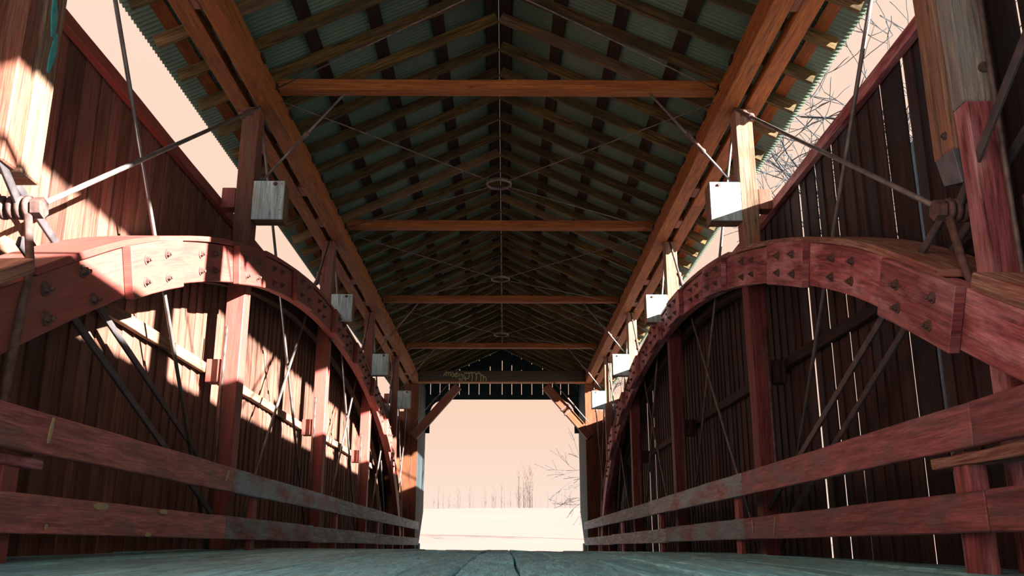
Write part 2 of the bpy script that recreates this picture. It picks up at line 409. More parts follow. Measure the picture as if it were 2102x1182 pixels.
# rafters
pro = {}
for s in (-1, 1):
    mb = MB()
    n = Vector((s * SL, 0, 1)).normalized()
    a = Vector((s * 0.026, 0, zr(0.026))); b = Vector((s * 3.31, 0, zr(3.31))); off = Vector((0, 0, RH / 2))
    mb.beam(a + off, b + off, 0.05, RH * math.cos(math.atan(SL)), up=(0, 0, 1), jit=0.006, step=.5)
    pro[s] = mb
ridx = 0
Y0R = 7.93 - 4 * 0.6643
i = 0
while True:
    y = Y0R + 0.6643 * i
    if y > 29.8: break
    p = 0
    for k in range(1, 6):
        if y > YP[k]: p = k
    first = next(j for j in range(200) if Y0R + 0.6643 * j > (YP[p] if p else -9))
    nth = i - first + 1
    for s in (-1, 1):
        if i == 0:
            o = pro[s].build('rafter', 'rafter', bevel=0.003); o.location.y = y; pro[s] = o
        else:
            o = pro[s].copy(); C.objects.link(o); o.location.y = y
            if (i * 5 + (s > 0) * 3) % 9 == 2 : o.data = o.data.copy(); o.data.materials[0] = M['rafterpale']
        where = ('past the %s tie beam from viewer' % ORD[p]) if p < 5 else 'past the portal beam'
        if p == 0: lab = '%s roof rafter on the %s slope overhead, before the first tie beam' % (ORD[nth], SIDE[s])
        else: lab = '%s roof rafter on the %s slope %s' % (ORD[nth], SIDE[s], where)
        tag(o, lab, 'rafter', 'rafters on the %s roof slope' % SIDE[s])
    i += 1

# ------------------------------------------------------------------ top chords (twin timbers)
for s in (-1, 1):
    for inner in (1, 0):
        xa, xb = (2.50, 2.695) if inner else (2.775, 2.96)
        za, zb = (4.73, 5.0) if inner else (4.73, 4.84)
        t = thing('top_chord_timber', (s * (xa + xb) / 2, 5, za), 'long reddish %s timber of the twin top chord along the %s side' % ('inner' if inner else 'outer', SIDE[s]), 'beam', 'top chord timbers')
        joints = [-0.7, 3.2, 11.3, 16.9, 22.0, 27.6] if inner else [-0.7, 5.6, 12.4, 18.3, 24.0, 27.6]
        for a, b in zip(joints, joints[1:]):
            mb = MB(); dx = random.uniform(-.006, .006)
            mb.beam((s * (xa + xb) / 2 + dx, a, (za + zb) / 2), (s * (xa + xb) / 2 + dx, b - .004, (za + zb) / 2), xb - xa, zb - za, jit=0.008, step=.7)
            mb.build('chord_length', 'chord', t, bevel=0.006)
        if inner:                         # near-black blocks put in for the shade in the rafter notches
            for j in range(5, 36):
                y = Y0R + 0.6643 * j
                if y > 27.4: break
                mb = MB(); mb.box((s * 2.475, y + 0.05, 4.965), (s * 2.50, y + 0.20, 5.02), jit=.004)
                mb.build('notch_shade_block', 'batten', t, bevel=.004)
    for k, y in enumerate([7.25, 11.9, 13.2, 16.4, 18.0, 21.1, 22.6, 25.8]):
        mb = MB(); mb.box((s * 2.697, y - .16, 4.74), (s * 2.773, y + .16, 4.84))
        mb.build('spacer_block', 'post', bevel=.003, label='%s wooden spacer block wedged between the twin %s top chord timbers' % (ORD[k + 1], SIDE[s]), cat='block', group='spacer blocks in the top chords')

# ------------------------------------------------------------------ bolts
def bolt_part(name, mat, parent, x, y, z, s, size=1.0):
    """washer, nut and thread end, axis along X, facing the bridge middle"""
    mb = MB()
    mb.tube([(x, y, z), (x - s * .008 * size, y, z)], 0.036 * size, 14, smooth=False)
    mb.tube([(x - s * .008 * size, y, z), (x - s * .03 * size, y, z)], 0.021 * size, 6, smooth=False)
    mb.tube([(x - s * .03 * size, y, z), (x - s * .048 * size, y, z)], 0.011 * size, 8)
    return mb.build(name, mat, parent)

PR = [(1.5, -.25), (2.5, .25), (3.5, .75), (4.35, 1.16), (5.0, 1.49), (5.4, 1.69), (6.1, 2.02), (7.0, 2.36), (8.2, 2.73), (9.7, 3.09), (11.0, 3.30), (12.3, 3.43), (13.9, 3.48), (15.8, 3.42), (17.5, 3.26), (19.6, 2.86), (21.3, 2.35), (22.7, 1.70), (23.8, .85), (24.5, 0.0), (24.8, -.4)]
def arch_top(y):
    for i in range(len(PR) - 1):
        if PR[i][0] <= y <= PR[i + 1][0]:
            (x1, z1), (x2, z2) = PR[i], PR[i + 1]
            z0 = PR[i - 1] if i else (x1 - (x2 - x1), z1 - (z2 - z1)); z3 = PR[i + 2] if i + 2 < len(PR) else (x2 + (x2 - x1), z2 + (z2 - z1))
            m1 = (z2 - z0[1]) / (x2 - z0[0]); m2 = (z3[1] - z1) / (z3[0] - x1)
            h = x2 - x1; t = (y - x1) / h
            return (2*t**3-3*t**2+1)*z1 + (t**3-2*t**2+t)*h*m1 + (-2*t**3+3*t**2)*z2 + (t**3-t**2)*h*m2
    return PR[0][1] if y < PR[0][0] else PR[-1][1]
# ------------------------------------------------------------------ truss posts
for s in (-1, 1):
    for k in range(0, 5):
        y = YP[k]
        t = thing('truss_post', (s * 2.75, y, -0.3),
                  ['weathered heavy %s post near the viewer with upper half unpainted', '%s truss post nearest the viewer rising past a pale wooden box', '%s truss post second from the viewer behind the arch crown', '%s truss post third from the viewer', '%s truss post fourth from viewer, last before the portal'][k] % SIDE[s], 'post', 'truss posts')
        if k == 0:
            zj = 2.42 if s > 0 else 2.04; xl = 2.77 if s > 0 else 2.88
            mb = MB(); mb.beam((s * xl, y - .05, -0.3), (s * xl, y - .05, zj), 0.185, 0.15, up=(0, 1, 0), jit=.014, step=.35); mb.build('lower_post', 'redworn' if s > 0 else 'post', t, bevel=.010)
            mb = MB(); mb.beam((s * 2.765, y - .05, zj), (s * 2.765, y - .05, 4.73), 0.20, 0.15, up=(0, 1, 0), jit=.014, step=.4); mb.build('upper_post', 'grey' if s > 0 else 'post', t, bevel=.01, label='bare weathered grey upper half' if s > 0 else None)
            mb = MB(); mb.tube([(s * 2.80, y - .115, 2.62), (s * 2.80, y - .15, 2.62)], .03, 12, smooth=False); mb.build('bolt', 'iron', t)
        else:
            zs = arch_top(y) + .02
            mb = MB(); mb.beam((s * 2.75, y, -0.3), (s * 2.75, y, zs), 0.19, 0.22, up=(0, 1, 0), jit=.008, step=.5)
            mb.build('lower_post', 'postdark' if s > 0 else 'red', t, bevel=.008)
            mb = MB(); mb.beam((s * 2.75, y, zs), (s * 2.75, y, 4.73), 0.188, 0.218, up=(0, 1, 0), jit=.008, step=.5)
            mb.build('upper_post', 'brownold' if s > 0 else 'post', t, bevel=.008)
    # small rods and blocks
    for k in range(0, 5):
        y = YP[k]
        mb = MB(); mb.tube([(s * 2.80, y - .155 if k else y - .20, -0.3), (s * 2.80, y - .155 if k else y - .2, zr(2.8) - 0.2 if k == 0 else 4.6 if k > 3 else 2.2)], 0.016)
        mb.build('hanger_rod', 'iron', label='thin vertical iron rod against the %s truss post, %s' % (SIDE[s], WHERE[k]), cat='rod', group='vertical rods by the truss posts')
        for z0, z1, nm in ((3.54, 3.77, 'upper'), (1.63, 1.87, 'middle')):
            if k == 0 and nm == 'upper': pass
            mb = MB(); mb.box((s * (2.85 if k else 2.93), y - .09, z0), (s * 3.0, y + .09, z1), jit=.004, axis=2)
            mb.build('siding_block', 'red' if s < 0 else ('post' if nm == 'upper' else 'sidingRshade'), bevel=.006, label='%s wooden block between %s siding rail and truss post, %s' % (nm, SIDE[s], WHERE[k]), cat='block', group='blocks holding the siding off the posts')

# pale wooden boxes on the posts
for s in (-1, 1):
    for k in range(1, 5):
        y = YP[k]
        yf = y - .13
        t = thing('wooden_box', (s * 2.48, y, 3.39), 'pale wooden box on the inner side of %s truss post, %s' % (SIDE[s], ['', 'largest and nearest', 'second from the viewer', 'third from the viewer', 'farthest of the row'][k]), 'box', 'pale boxes on the truss posts')
        xa, xb = 2.315, 2.652
        mb = MB(); mb.box((s * xa, yf, 3.39), (s * xb, yf + .022, 3.835), r=.3); fb = mb.build('front_board', 'box', t, bevel=.004)
        mb = MB(); mb.box((s * xa, yf + .023, 3.39), (s * (xa + .022), yf + .24, 3.835), r=.6); mb.build('side_board', 'brownold', t, bevel=.003)
        mb = MB(); mb.box((s * (xa + .023), yf + .023, 3.40), (s * xb, yf + .24, 3.42), r=.6); mb.build('bottom_board', 'brownold', t, bevel=.003)
        mb = MB(); mb.box((s * (xa + .023), yf + .023, 3.812), (s * xb, yf + .24, 3.832), r=.6); mb.build('top_board', 'box', t, bevel=.003)
        mb = MB(); mb.box((s * (xa + .023), yf + .218, 3.42), (s * xb, yf + .24, 3.812), r=.6); mb.build('back_board', 'box', t, bevel=.003)
        for zz in (3.80, 3.64, 3.50):
            mb = MB(); mb.tube([(s * (xa + .03), yf, zz), (s * (xa + .03), yf - .003, zz)], .006, 8); mb.build('nail', 'iron', fb)
        mb = MB(); mb.tube([(s * (xa + .1), yf, 3.80), (s * (xa + .1), yf - .004, 3.80)], .024, 12); mb.tube([(s * (xa + .1), yf - .004, 3.80), (s * (xa + .1), yf - .018, 3.80)], .013, 6); mb.build('bolt', 'rust', fb)

# ------------------------------------------------------------------ arches
def arch_pt(y):
    z = arch_top(y); d = (arch_top(y + .05) - arch_top(y - .05)) / .1
    n = Vector((0, d, -1)).normalized()         # into the timber
    return Vector((0, y, z)), n
def arch_strip(mb, s, xa, xb, ya, yb, top=0.0, depth=.345, jit=.004, r=None, step=.25):
    n = max(2, int((yb - ya) / step)); secs = []; sd = random.random() * 60
    for i in range(n + 1):
        y = ya + (yb - ya) * i / n; p, nn = arch_pt(y)
        a = p + nn * top; b = p + nn * (top + depth)
        j = jit * noise.noise(Vector((sd, y * .8, 0)))
        secs.append([(s * xa + j, b.y, b.z), (s * xb + j, b.y, b.z), (s * xb + j, a.y, a.z + j), (s * xa + j, a.y, a.z + j)])
    mb.loft(secs, r)
plates = {-1: [6.0, 8.45, 10.9, 13.55, 15.7, 17.9, 20.2], 1: [4.68, 7.0, 9.7, 12.2, 14.0, 16.5, 18.7, 20.6]}
for s in (-1, 1):
    t = thing('timber_arch', (s * 2.7, 13, -0.4), 'long red laminated timber arch bolted along the %s truss posts' % SIDE[s], 'arch', 'laminated arches')
    js = [1.5] + plates[s] + [24.6]
    for a, b in zip(js, js[1:]):
        mb = MB(); arch_strip(mb, s, 2.55, 2.653, a + (.4 if a > 2 else 0), b + (.4 if b < 24 else 0) - .004)
        mb.build('inner_leaf', 'red' if s < 0 else 'redworn', t, bevel=.006)
    mb = MB(); arch_strip(mb, s, 2.847 + .0, 2.95, 1.5, 24.6); ol = mb.build('outer_leaf', 'batten', t, bevel=.006)  # near-black wood puts the outer leaf's shade into its colour
    plate_objs = []
    for i, y in enumerate(plates[s]):
        L = .87 if i == 0 and s > 0 else .95
        mb = MB(); arch_strip(mb, s, 2.482, 2.549, y, y + L, top=-.012, depth=.375, jit=.002); pl = mb.build('splice_plate', 'redworn' if s > 0 else 'red', t, bevel=.006); plate_objs.append(pl)
    # cap boards between the posts
    ys = [2.6] + [v for k in range(0, 5) for v in (YP[k] - (.14 if k else .16), YP[k] + (.14 if k else .16))] + [24.2]
    for a, b in zip(ys[::2], ys[1::2]):
        if b - a < .3: continue
        m0 = a
        while m0 < b - .2:
            m1 = min(b, m0 + 1.6 + random.random() * .5)
            if b - m1 < .5: m1 = b
            mb = MB(); arch_strip(mb, s, 2.53, 2.96, m0, m1 - .006, top=-.05, depth=.045, jit=.012, step=.2)
            mb.build('cap_board', 'cap' if s > 0 and m0 < 12 else 'red', t, bevel=.004)
            m0 = m1
    # bolts
    nb = 0
    for i, y in enumerate(plates[s]):
        nxt = plates[s][i + 1] if i + 1 < len(plates[s]) else y + 2.3
        for yo, xx in ((.22, 2.482), (.62, 2.482)):
            for dz in (.10, .27):
                p, nn = arch_pt(y + yo); q = p + nn * (dz + random.uniform(-.012, .012))
                bolt_part('bolt', 'rust', plate_objs[i], s * xx, q.y + random.uniform(-.03, .03), q.z, s); nb += 1
        mid = (y + .95 + nxt) / 2
        for yo in (-.17, .2):
            for dz in (.10, .25):
                p, nn = arch_pt(mid + yo); q = p + nn * (dz + random.uniform(-.012, .012))
                bolt_part('bolt', 'rust', t, s * 2.55, q.y, q.z, s); nb += 1
    if s < 0:
        for y, dz in ((5.02, .09), (5.0, .26), (5.45, .07), (5.55, .27)):
            p, nn = arch_pt(y); q = p + nn * dz; bolt_part('bolt', 'rust', t, s * 2.55, q.y, q.z, s, 1.25)
    # loose top boards where the arch springs
    mb = MB(); p, nn = arch_pt(4.45); q, _ = arch_pt(3.6)
    arch_strip(mb, s, 2.46, 2.80, 3.3, 4.5 if s > 0 else 4.8, top=-.125, depth=.075, jit=.02); mb.build('top_board', 'cap', t, bevel=.008)

# ------------------------------------------------------------------ diagonal rods, bars, pins
def rod_thing(a, b, r, label, turn=None, mat='rod', group='diagonal truss rods', tl=.34, name='truss_rod'):
    a = Vector(a); b = Vector(b)
    t = thing(name, b if b.z < a.z else a, label, 'rod', group)
    mb = MB(); mb.tube([a, b], r); mb.build('rod', mat, t)
    if turn is not None:
        c = a + (b - a) * turn; d = (b - a).normalized()
        mb = MB(); mb.tube([c - d * tl / 2, c - d * tl * .42, c - d * tl * .3, c + d * tl * .3, c + d * tl * .42, c + d * tl / 2], [r * 1.5, r * 2.3, r * 1.7, r * 1.7, r * 2.3, r * 1.5], 8)
        mb.build('turnbuckle', 'rust', t)
    return t
BAY = ['in the bay nearest the viewer', 'between the first and second boxes', 'between the second and third boxes', 'between the third and fourth boxes', 'between last box and portal']
for s in (-1, 1):
    sd = SIDE[s]
    for k in range(0, 5):
        ya, yb = YP[k], YP[k + 1]
        if k == 4: yb = 27.2
        rod_thing((s * 2.72, ya + .2, 4.74), (s * 2.80, yb - .1, floor_z(0, yb) - .05), .017, '%s iron rod slanting down away from the viewer, %s' % (sd, BAY[k]), None)
        if k == 0:
            rod_thing((s * 2.64, yb - .16, 4.70), (s * 2.66, 5.0, 1.88), .019, 'long round rod from %s pin joint up to top chord, with turnbuckle' % sd, .11)
        else:
            rod_thing((s * 2.73, yb - .14, 4.70), (s * 2.69, ya + .16, -0.15), .017, '%s iron rod with turnbuckle slanting up, %s' % (sd, BAY[k]), .17)
    # pin joint
    t = thing('pin_joint', (s * 2.6, 4.98, 1.85), 'rusty eyebar pin joint with hexagonal head on the %s side near the viewer' % sd, 'pin joint', 'pin joints')
    py, pz = 4.98, 1.88
    mb = MB(); mb.tube([(s * 2.60, py, pz), (s * 2.88, py, pz)], .03, 12); mb.build('pin', 'rust', t)
    mb = MB(); mb.tube([(s * 2.575, py, pz), (s * 2.63, py, pz)], .062, 6, smooth=False); mb.build('hex_head', 'rust', t)
    for i, xx in enumerate((2.66, 2.705, 2.75, 2.80)):
        mb = MB(); mb.tube([(s * (xx - .016), py, pz), (s * (xx - .012), py, pz), (s * (xx + .012), py, pz), (s * (xx + .016), py, pz)], [.058, .07, .07, .058], 16); mb.build('eye_ring', 'rust', t)
    # flat bars
    def bar(p, q, w, h, label):
        mb = MB(); mb.beam(p, q, h, w, up=(1, 0, 0)); mb.build('flat_bar', 'bar', bevel=.004, label=label, cat='bar', group='flat diagonal bars')
    bar((s * 2.71, py, pz), (s * 2.62, 1.0, 4.35), .020, .065, 'flat steel bar rising from %s pin joint toward the viewer' % sd)
    bar((s * 2.705, 5.0, 1.95 if s > 0 else 1.69), (s * 2.705, 9.3, .37 if s > 0 else .20), .022, .062, 'inner flat steel bar from %s pin joint down under the arch' % sd)
    bar((s * 2.93, 1.2, 3.52), (s * 2.93, 9.3, .31 if s > 0 else .81), .022, .062, 'long straight outer flat steel bar crossing behind the %s near post' % sd)
    # hanger from the pin down
    mb = MB()
    xh = 2.52 if s < 0 else 2.70
    mb.tube([(s * 2.65, py - .02, pz - .05), (s * (2.56 if s < 0 else 2.67), py - .08, 1.5), (s * xh, py - .18, 1.2), (s * xh, py - .3, -.25)], .024, 10)
    mb.build('hanger_rod', 'rust', label='thick iron hanger rod dropping from the %s pin joint to the floor' % sd, cat='rod', group='pin hangers')
    # timber plank on the near post ending in a metal shoe
    mb = MB(); yp = YP[0]
    t = thing('hanger_plank', (s * 2.56, yp, 2.05), ('weathered brown plank bolted on right near post, metal shoe below' if s > 0 else 'brown plank with teal paint bolted on the left near post'), 'plank', 'planks on the near posts')
    mb.beam((s * 2.72, yp + .145, 2.20 if s > 0 else 2.04), (s * 2.72, yp + .145, 4.73), .15, .22, up=(0, 1, 0), jit=.012, step=.4); mb.build('plank', 'brownold', t, bevel=.008)
    if s > 0:
        mb = MB(); mb.loft([[(2.65, yp + .04, 2.2), (2.79, yp + .04, 2.2), (2.79, yp + .25, 2.2), (2.65, yp + .25, 2.2)], [(2.68, yp + .04, 1.99), (2.79, yp + .04, 1.99), (2.79, yp + .25, 2.05), (2.68, yp + .25, 2.05)]]); mb.build('metal_shoe', 'zinc', t, bevel=.003)
        bolt_part('bolt', 'iron', t, 2.645, yp + .09, 2.30, 1, .7)
    else:
        mb = MB(); sdd = 3
        for z0, z1, y0, y1 in ((3.2, 3.75, -.09, .02), (2.95, 3.22, -.07, .0), (2.72, 3.0, -.02, .04), (3.7, 3.85, .0, .09)):
            secs = []
            for i in range(7):
                z = z0 + (z1 - z0) * i / 6; w = math.sin(math.pi * (i + .6) / 7.2)
                ym = yp + .15 + (y0 + y1) / 2 + .02 * math.sin(z * 9); hw = (y1 - y0) / 2 * w
                secs.append([(-2.648, ym - hw, z), (-2.648, ym + hw, z), (-2.640, ym + hw, z), (-2.640, ym - hw, z)])
            mb.loft(secs)
        mb.build('teal_paint', 'tealpaint', t, label='teal blue spray paint')

# ------------------------------------------------------------------ tie beams, knee rods, rings
for k in range(1, 5):
    y = YP[k] + .02
    mb = MB(); mb.beam((-2.66, y, 5.04), (2.66, y, 5.04), .165, .13, jit=.008, step=.5)
    mb.build('tie_beam', 'tie', bevel=.006, label='reddish tie beam across the roof, %s from the viewer' % ORD[k], cat='beam', group='tie beams across the roof')
    if k == 2: continue
    for s in (-1, 1):
        rod_thing((s * 1.74, y, 4.97), (s * 2.62, y - .02, 3.86), .014, 'slanting knee rod with turnbuckle from the %s tie beam to the %s post' % (ORD[k], SIDE[s]), .55, group='knee rods under the tie beams', name='knee_rod', tl=.30)
for k in range(0, 4):
    ym = YP[k] + PAN / 2; c = Vector((0, ym, 4.81))
    mb = MB(); mb.torus(c, .165, .012, flat=2.6)
    mb.build('bracing_ring', 'iron', label='iron ring joining the roof bracing rods, %s from the viewer' % ORD[k + 1], cat='ring', group='rings of the roof bracing')
    for s in (-1, 1):
        for e in (0, 1):
            yy = YP[k + e] + (.14 if e == 0 else -.14)
            dv = (Vector((s * 2.49, yy, 4.93)) - c); dv.z = 0; dv.normalize()
            rod_thing((s * 2.497, yy, 4.93), c + dv * .17, .0075, 'thin bracing rod from the %s chord to the %s iron ring, %s half' % (SIDE[s], ORD[k + 1], 'near' if e == 0 else 'far'), mat='iron', group='roof bracing rods', name='bracing_rod')

# ------------------------------------------------------------------ guard rails
def rail_board(s, z0, z1, ya, yb, mat, label, marks=()):
    t = thing('guard_rail_board', (s * 2.375, (ya + yb) / 2, z0), label, 'rail', 'guard rail boards')
    mb = MB(); j = random.uniform(-.004, .004)
    mb.beam((s * 2.375 + j, ya + .003, (z0 + z1) / 2), (s * 2.375 + j, yb - .003, (z0 + z1) / 2), .05, z1 - z0, jit=.007, step=.5)
    mb.build('board', mat, t, bevel=.006)
    for (y, z, w, h, a) in marks:
        m2 = MB(); secs = []
        xx = s * 2.349 + j
        for i in range(6):
            q = (i / 5 - .5) * h; ww = w / 2 * (0.35 + .65 * math.sin(math.pi * (i + .5) / 6)) ; yo = y + q * a
            secs.append([(xx, yo - ww, z + q), (xx, yo + ww, z + q), (xx - s * .004, yo + ww, z + q), (xx - s * .004, yo - ww, z + q)])
        m2.loft(secs); m2.build('scuff_mark', 'cream', t)
    return t
RZ = ((.47, .683, 'upper'), (.065, .26, 'lower'))
segs = {(-1, 0): [-0.75, 4.25, 8.4, 13.8, 19.5, 26.9], (-1, 1): [-0.75, 4.35, 8.3, 12.1, 18.0, 26.9], (1, 0): [-0.75, 4.45, 8.9, 14.7, 21.9, 26.9], (1, 1): [-0.75, 4.4, 8.9, 13.3, 20.0, 26.9]}
for s in (-1, 1):
    for lv, (z0, z1, nm) in enumerate(RZ):
        ss = segs[(s, lv)]
        for i, (a, b) in enumerate(zip(ss, ss[1:])):
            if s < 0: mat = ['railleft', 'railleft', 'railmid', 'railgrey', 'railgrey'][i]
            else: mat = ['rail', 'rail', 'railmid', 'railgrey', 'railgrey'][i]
            dz = -.004 * max(0, i - 2) if lv == 0 else -.012 * max(0, i - 2)
            marks = ()
            if s < 0 and lv == 0 and i == 1: marks = ((4.95, .60, .035, .14, .2), (8.2, .6, .05, .1, .8))
            if s < 0 and lv == 1 and i == 1: marks = ((5.7, .235, .22, .04, .4), (6.75, .24, .18, .03, .2), (5.05, .10, .03, .03, 0), (6.5, .08, .12, .025, 0))
            if s > 0 and lv == 1 and i == 1: marks = ((7.9, .17, .012, .15, -.6), (8.6, .18, .015, .12, 0))
            rail_board(s, z0 + dz, z1 + dz, a, b, mat, '%s guard rail board on the %s, %s' % (nm, SIDE[s], ['red one at the picture edge', 'long red one nearest full length', 'scuffed one second along', 'greyed one third along', 'greyed one ending at the portal'][i]), marks)
    # supports
    for k, y in enumerate([YP[0] + .0, YP[1], YP[2], YP[3], YP[4]]):
        mb = MB(); yy = y - .05
        zt = .465 if k == 0 else .66
        xx = 2.425 if k else 2.46
        mb.beam((s * xx, yy, -.22), (s * xx, yy, zt), .05 if k else .10, .16, up=(0, 1, 0), jit=.004)
        mb.build('rail_support', 'redworn' if s > 0 else 'red', bevel=.006, label='short upright behind the %s guard rail, %s' % (SIDE[s], WHERE[k]), cat='post', group='uprights behind the guard rails')
    # near bracket under the upper rail
    mb = MB(); mb.beam((s * 2.46, 3.5, .425), (s * 2.46, 5.02, .425), .13, .06, jit=.012, step=.3)
    mb.build('ledge_board', 'cap' if s > 0 else 'redworn', bevel=.006, label='short ledge board under the upper %s guard rail near the viewer' % SIDE[s], cat='board', group='ledge boards')
    mb = MB(); mb.beam((s * 2.56, 4.02, -.2), (s * 2.56, 4.02, .39), .26, .16, up=(0, 1, 0), jit=.016, step=.25)
    mb.build('stub_post', 'brownold' if s > 0 else 'grey', bevel=.01, label='thick bare wood stub post behind the %s guard rail near the viewer' % SIDE[s], cat='post', group='stub posts')

# ------------------------------------------------------------------ portal
for s in (-1, 1):
    mb = MB()
    # return wall and facing boards round the portal post
    def vb(mb, p, q, th, z0, z1, nrm):
        p = Vector(p); q = Vector(q); n = Vector(nrm) * th
        mb.loft([[(p.x, p.y, z0), (q.x, q.y, z0), (q.x + n.x, q.y + n.y, z0), (p.x + n.x, p.y + n.y, z0)], [(p.x, p.y, z1), (q.x, q.y, z1), (q.x + n.x, q.y + n.y, z1), (p.x + n.x, p.y + n.y, z1)]])
    for xa, xb in ((2.50, 2.70), (2.702, 2.93), (2.932, 3.09)):
        vb(mb, (s * xa, 27.38), (s * xb, 27.38), .03, -.6, 3.9 if xb > 2.95 else 4.72, (0, 1, 0))
    mb.build('wall_portal_front_' + SIDE[s], 'portalwood', kind='structure')
    mb = MB()
    ye = [27.42, 27.75, 28.1, 28.45, 28.8, 29.15, 29.5, 29.75, 29.98]
    for a, b in zip(ye, ye[1:]):
        z0a = max(-.5, (a - 28.2) / 1.75 * 1.3 - .25) if a > 28.1 else -.6
        z0b = max(-.5, (b - 28.2) / 1.75 * 1.3 - .25) if b > 28.1 else -.6
        mb.loft([[(s * 2.5, a + .003, z0a), (s * 2.5, b - .003, z0b), (s * 2.53, b - .003, z0b), (s * 2.53, a + .003, z0a)], [(s * 2.5, a + .003, 5.0), (s * 2.5, b - .003, 5.0), (s * 2.53, b - .003, 5.0), (s * 2.53, a + .003, 5.0)]])
    mb.build('wall_portal_' + SIDE[s], 'portal', kind='structure')
    mb = MB()
    mb.beam((s * 2.70, 27.62, -.6), (s * 2.70, 27.62, 4.70), .3, .34, up=(0, 1, 0), jit=.006)
    mb.build('portal_post', 'portalwood', bevel=.01, label='heavy %s portal post at the far opening' % SIDE[s], cat='post', group='portal posts')
    # corner panel with rounded shoulder
    mb = MB(); pts = [(2.55, 3.55), (2.36, 3.55), (2.36, 4.18)]
    for i in range(7):
        a = math.pi * i / 12; pts.append((2.36 - .36 * (1 - math.cos(a)) , 4.18 + .42 * math.sin(a)))
    pts += [(2.0, 4.75), (2.55, 4.75)]
    ring0 = [(s * x, 29.94, z) for x, z in pts]; ring1 = [(s * x, 29.98, z) for x, z in pts]
    i0 = len(mb.v)
    mb.loft([ring0, ring1])
    mb.build('portal_corner_panel', 'portal', label='dark board panel with rounded corner at upper %s of the portal opening' % SIDE[s], cat='panel', group='portal corner panels')
    # knee brace
    t = thing('knee_brace', (s * 2.6, 27.3, 3.2), 'stout diagonal timber brace at the %s corner of the far portal beam' % SIDE[s], 'brace', 'portal knee braces')
    mb = MB(); mb.beam((s * 1.31, 27.25, 4.63), (s * 2.62, 27.3, 3.13), .2, .24, up=(s * 1, 0, 1), jit=.006); mb.build('brace_timber', 'post' if s < 0 else 'portalwood', t, bevel=.008)
    if s > 0:
        for tt in (.46, .54):
            a = Vector((1.25, 27.25, 4.75)).lerp(Vector((2.62, 27.3, 3.13)), tt); d = (Vector((2.62, 27.3, 3.13)) - Vector((1.25, 27.25, 4.75))).normalized()
            mb = MB(); mb.beam(a - d * .03, a + d * .03, .22, .30, up=(1, 0, 1)); mb.build('shadow_band', 'rust', t)  # dark bands put in for the shadows crossing the brace
    rod_thing((s * 1.55, 27.05, 4.72), (s * 2.56, 27.1, 3.55), .014, 'thin tie rod with turnbuckle beside the %s portal brace' % SIDE[s], .5, group='portal tie rods', name='knee_rod')
t = thing('portal_beam', (0, 27.2, 4.76), 'dark crossbeam over the far portal with pale green scrawl', 'beam')
mb = MB(); mb.beam((-2.49, 27.25, 4.925), (2.49, 27.25, 4.925), .26, .32, jit=.006); mb.build('beam_timber', 'beamdark', t, bevel=.01)
mb = MB(); mb.box((-2.49, 27.09, 4.735), (2.49, 27.40, 4.764)); mb.build('bottom_board', 'tie', t, bevel=.003, label='reddish board along the underside')
# spray scrawl: pixel polylines on the beam face (zoomed at 5.84 px per photo px, origin 860,700)
def face_pt(u, v):
    px, py = 860 + u / 5.84, 700 + v / 5.84
    D = 27.1 * math.cos(PITCH) + 4.92 * math.sin(PITCH)
    for _ in range(3):
        z = (1122 - py) * D * math.cos(PITCH) / F_PX; D = 27.1 * math.cos(PITCH) + z * math.sin(PITCH)
    return Vector(((px - 1036) * D / F_PX + .085, 27.112, z))
strokes = [
 [(295, 412), (315, 380), (328, 372), (332, 388), (322, 415)], [(332, 385), (350, 370), (358, 380), (350, 412)], [(355, 384), (375, 372), (384, 380), (376, 412), (395, 405)],
 [(400, 372), (425, 410), (455, 445)], [(455, 375), (425, 405), (400, 430)],
 [(440, 400), (470, 385), (485, 398), (470, 412), (450, 410), (455, 440), (490, 445)],
 [(480, 400), (500, 440), (495, 480)], [(500, 395), (520, 405), (530, 440), (510, 475), (480, 465), (505, 430), (540, 400), (545, 440), (560, 470)],
 [(480, 410), (450, 430), (470, 450), (500, 420), (530, 450), (550, 425)],
 [(545, 385), (640, 378)], [(598, 380), (605, 420), (590, 450), (565, 448), (555, 432)],
 [(635, 385), (640, 435), (630, 488)], [(628, 375), (640, 372)],
 [(680, 385), (690, 430), (680, 485)], [(685, 400), (710, 378), (735, 390), (742, 430), (738, 480)], [(740, 410), (765, 405), (772, 440), (768, 482)], [(772, 430), (795, 428), (808, 455), (795, 498)],
 [(650, 380), (672, 376)],
]
mb = MB()
for st in strokes:
    for (a, b) in zip(st, st[1:]):
        A = face_pt(*a); B = face_pt(*b)
        d = (B - A).normalized() * .008
        mb.beam(A - d, B + d, .027, .012, up=(0, 1, 0), r=.3)
mb.build('spray_scrawl', 'paintpale', t, label='pale green sprayed scrawl ending in JIM')
# gable boards above the opening (thin slits between boards)
mb = MB()
slits = [-2.36, -2.05, -1.75, -1.41, -1.10, -.76, -.40, 0.0, .32, .64, .98, 1.34, 1.66, 1.93, 2.19]
edges = [-2.95] + slits + [2.95]
for a, b in zip(edges, edges[1:]):
    g = .008 if a > -2.5 else 0
    x0 = a + g; x1 = b - .008
    zt = lambda x: zr(x) + .16
    zb = 4.81
    if x0 < 0 < x1: pass
    mb.loft([[(x0, 30.0, zb), (x1, 30.0, zb), (x1, 30.02, zb), (x0, 30.02, zb)], [(x0, 30.0, zt(x0)), (x1, 30.0, zt(x1)), (x1, 30.02, zt(x1)), (x0, 30.02, zt(x0))]])
mb.build('wall_gable', 'portal', kind='structure')
mb = MB(); mb.box((-2.6, 29.985, 4.66), (2.6, 30.03, 4.82))
pg = [(-1.5, 5.22), (0, 5.97), (1.5, 5.22), (1.5, zr(1.5) + .1), (0, zr(0) + .15), (-1.5, zr(1.5) + .1)]
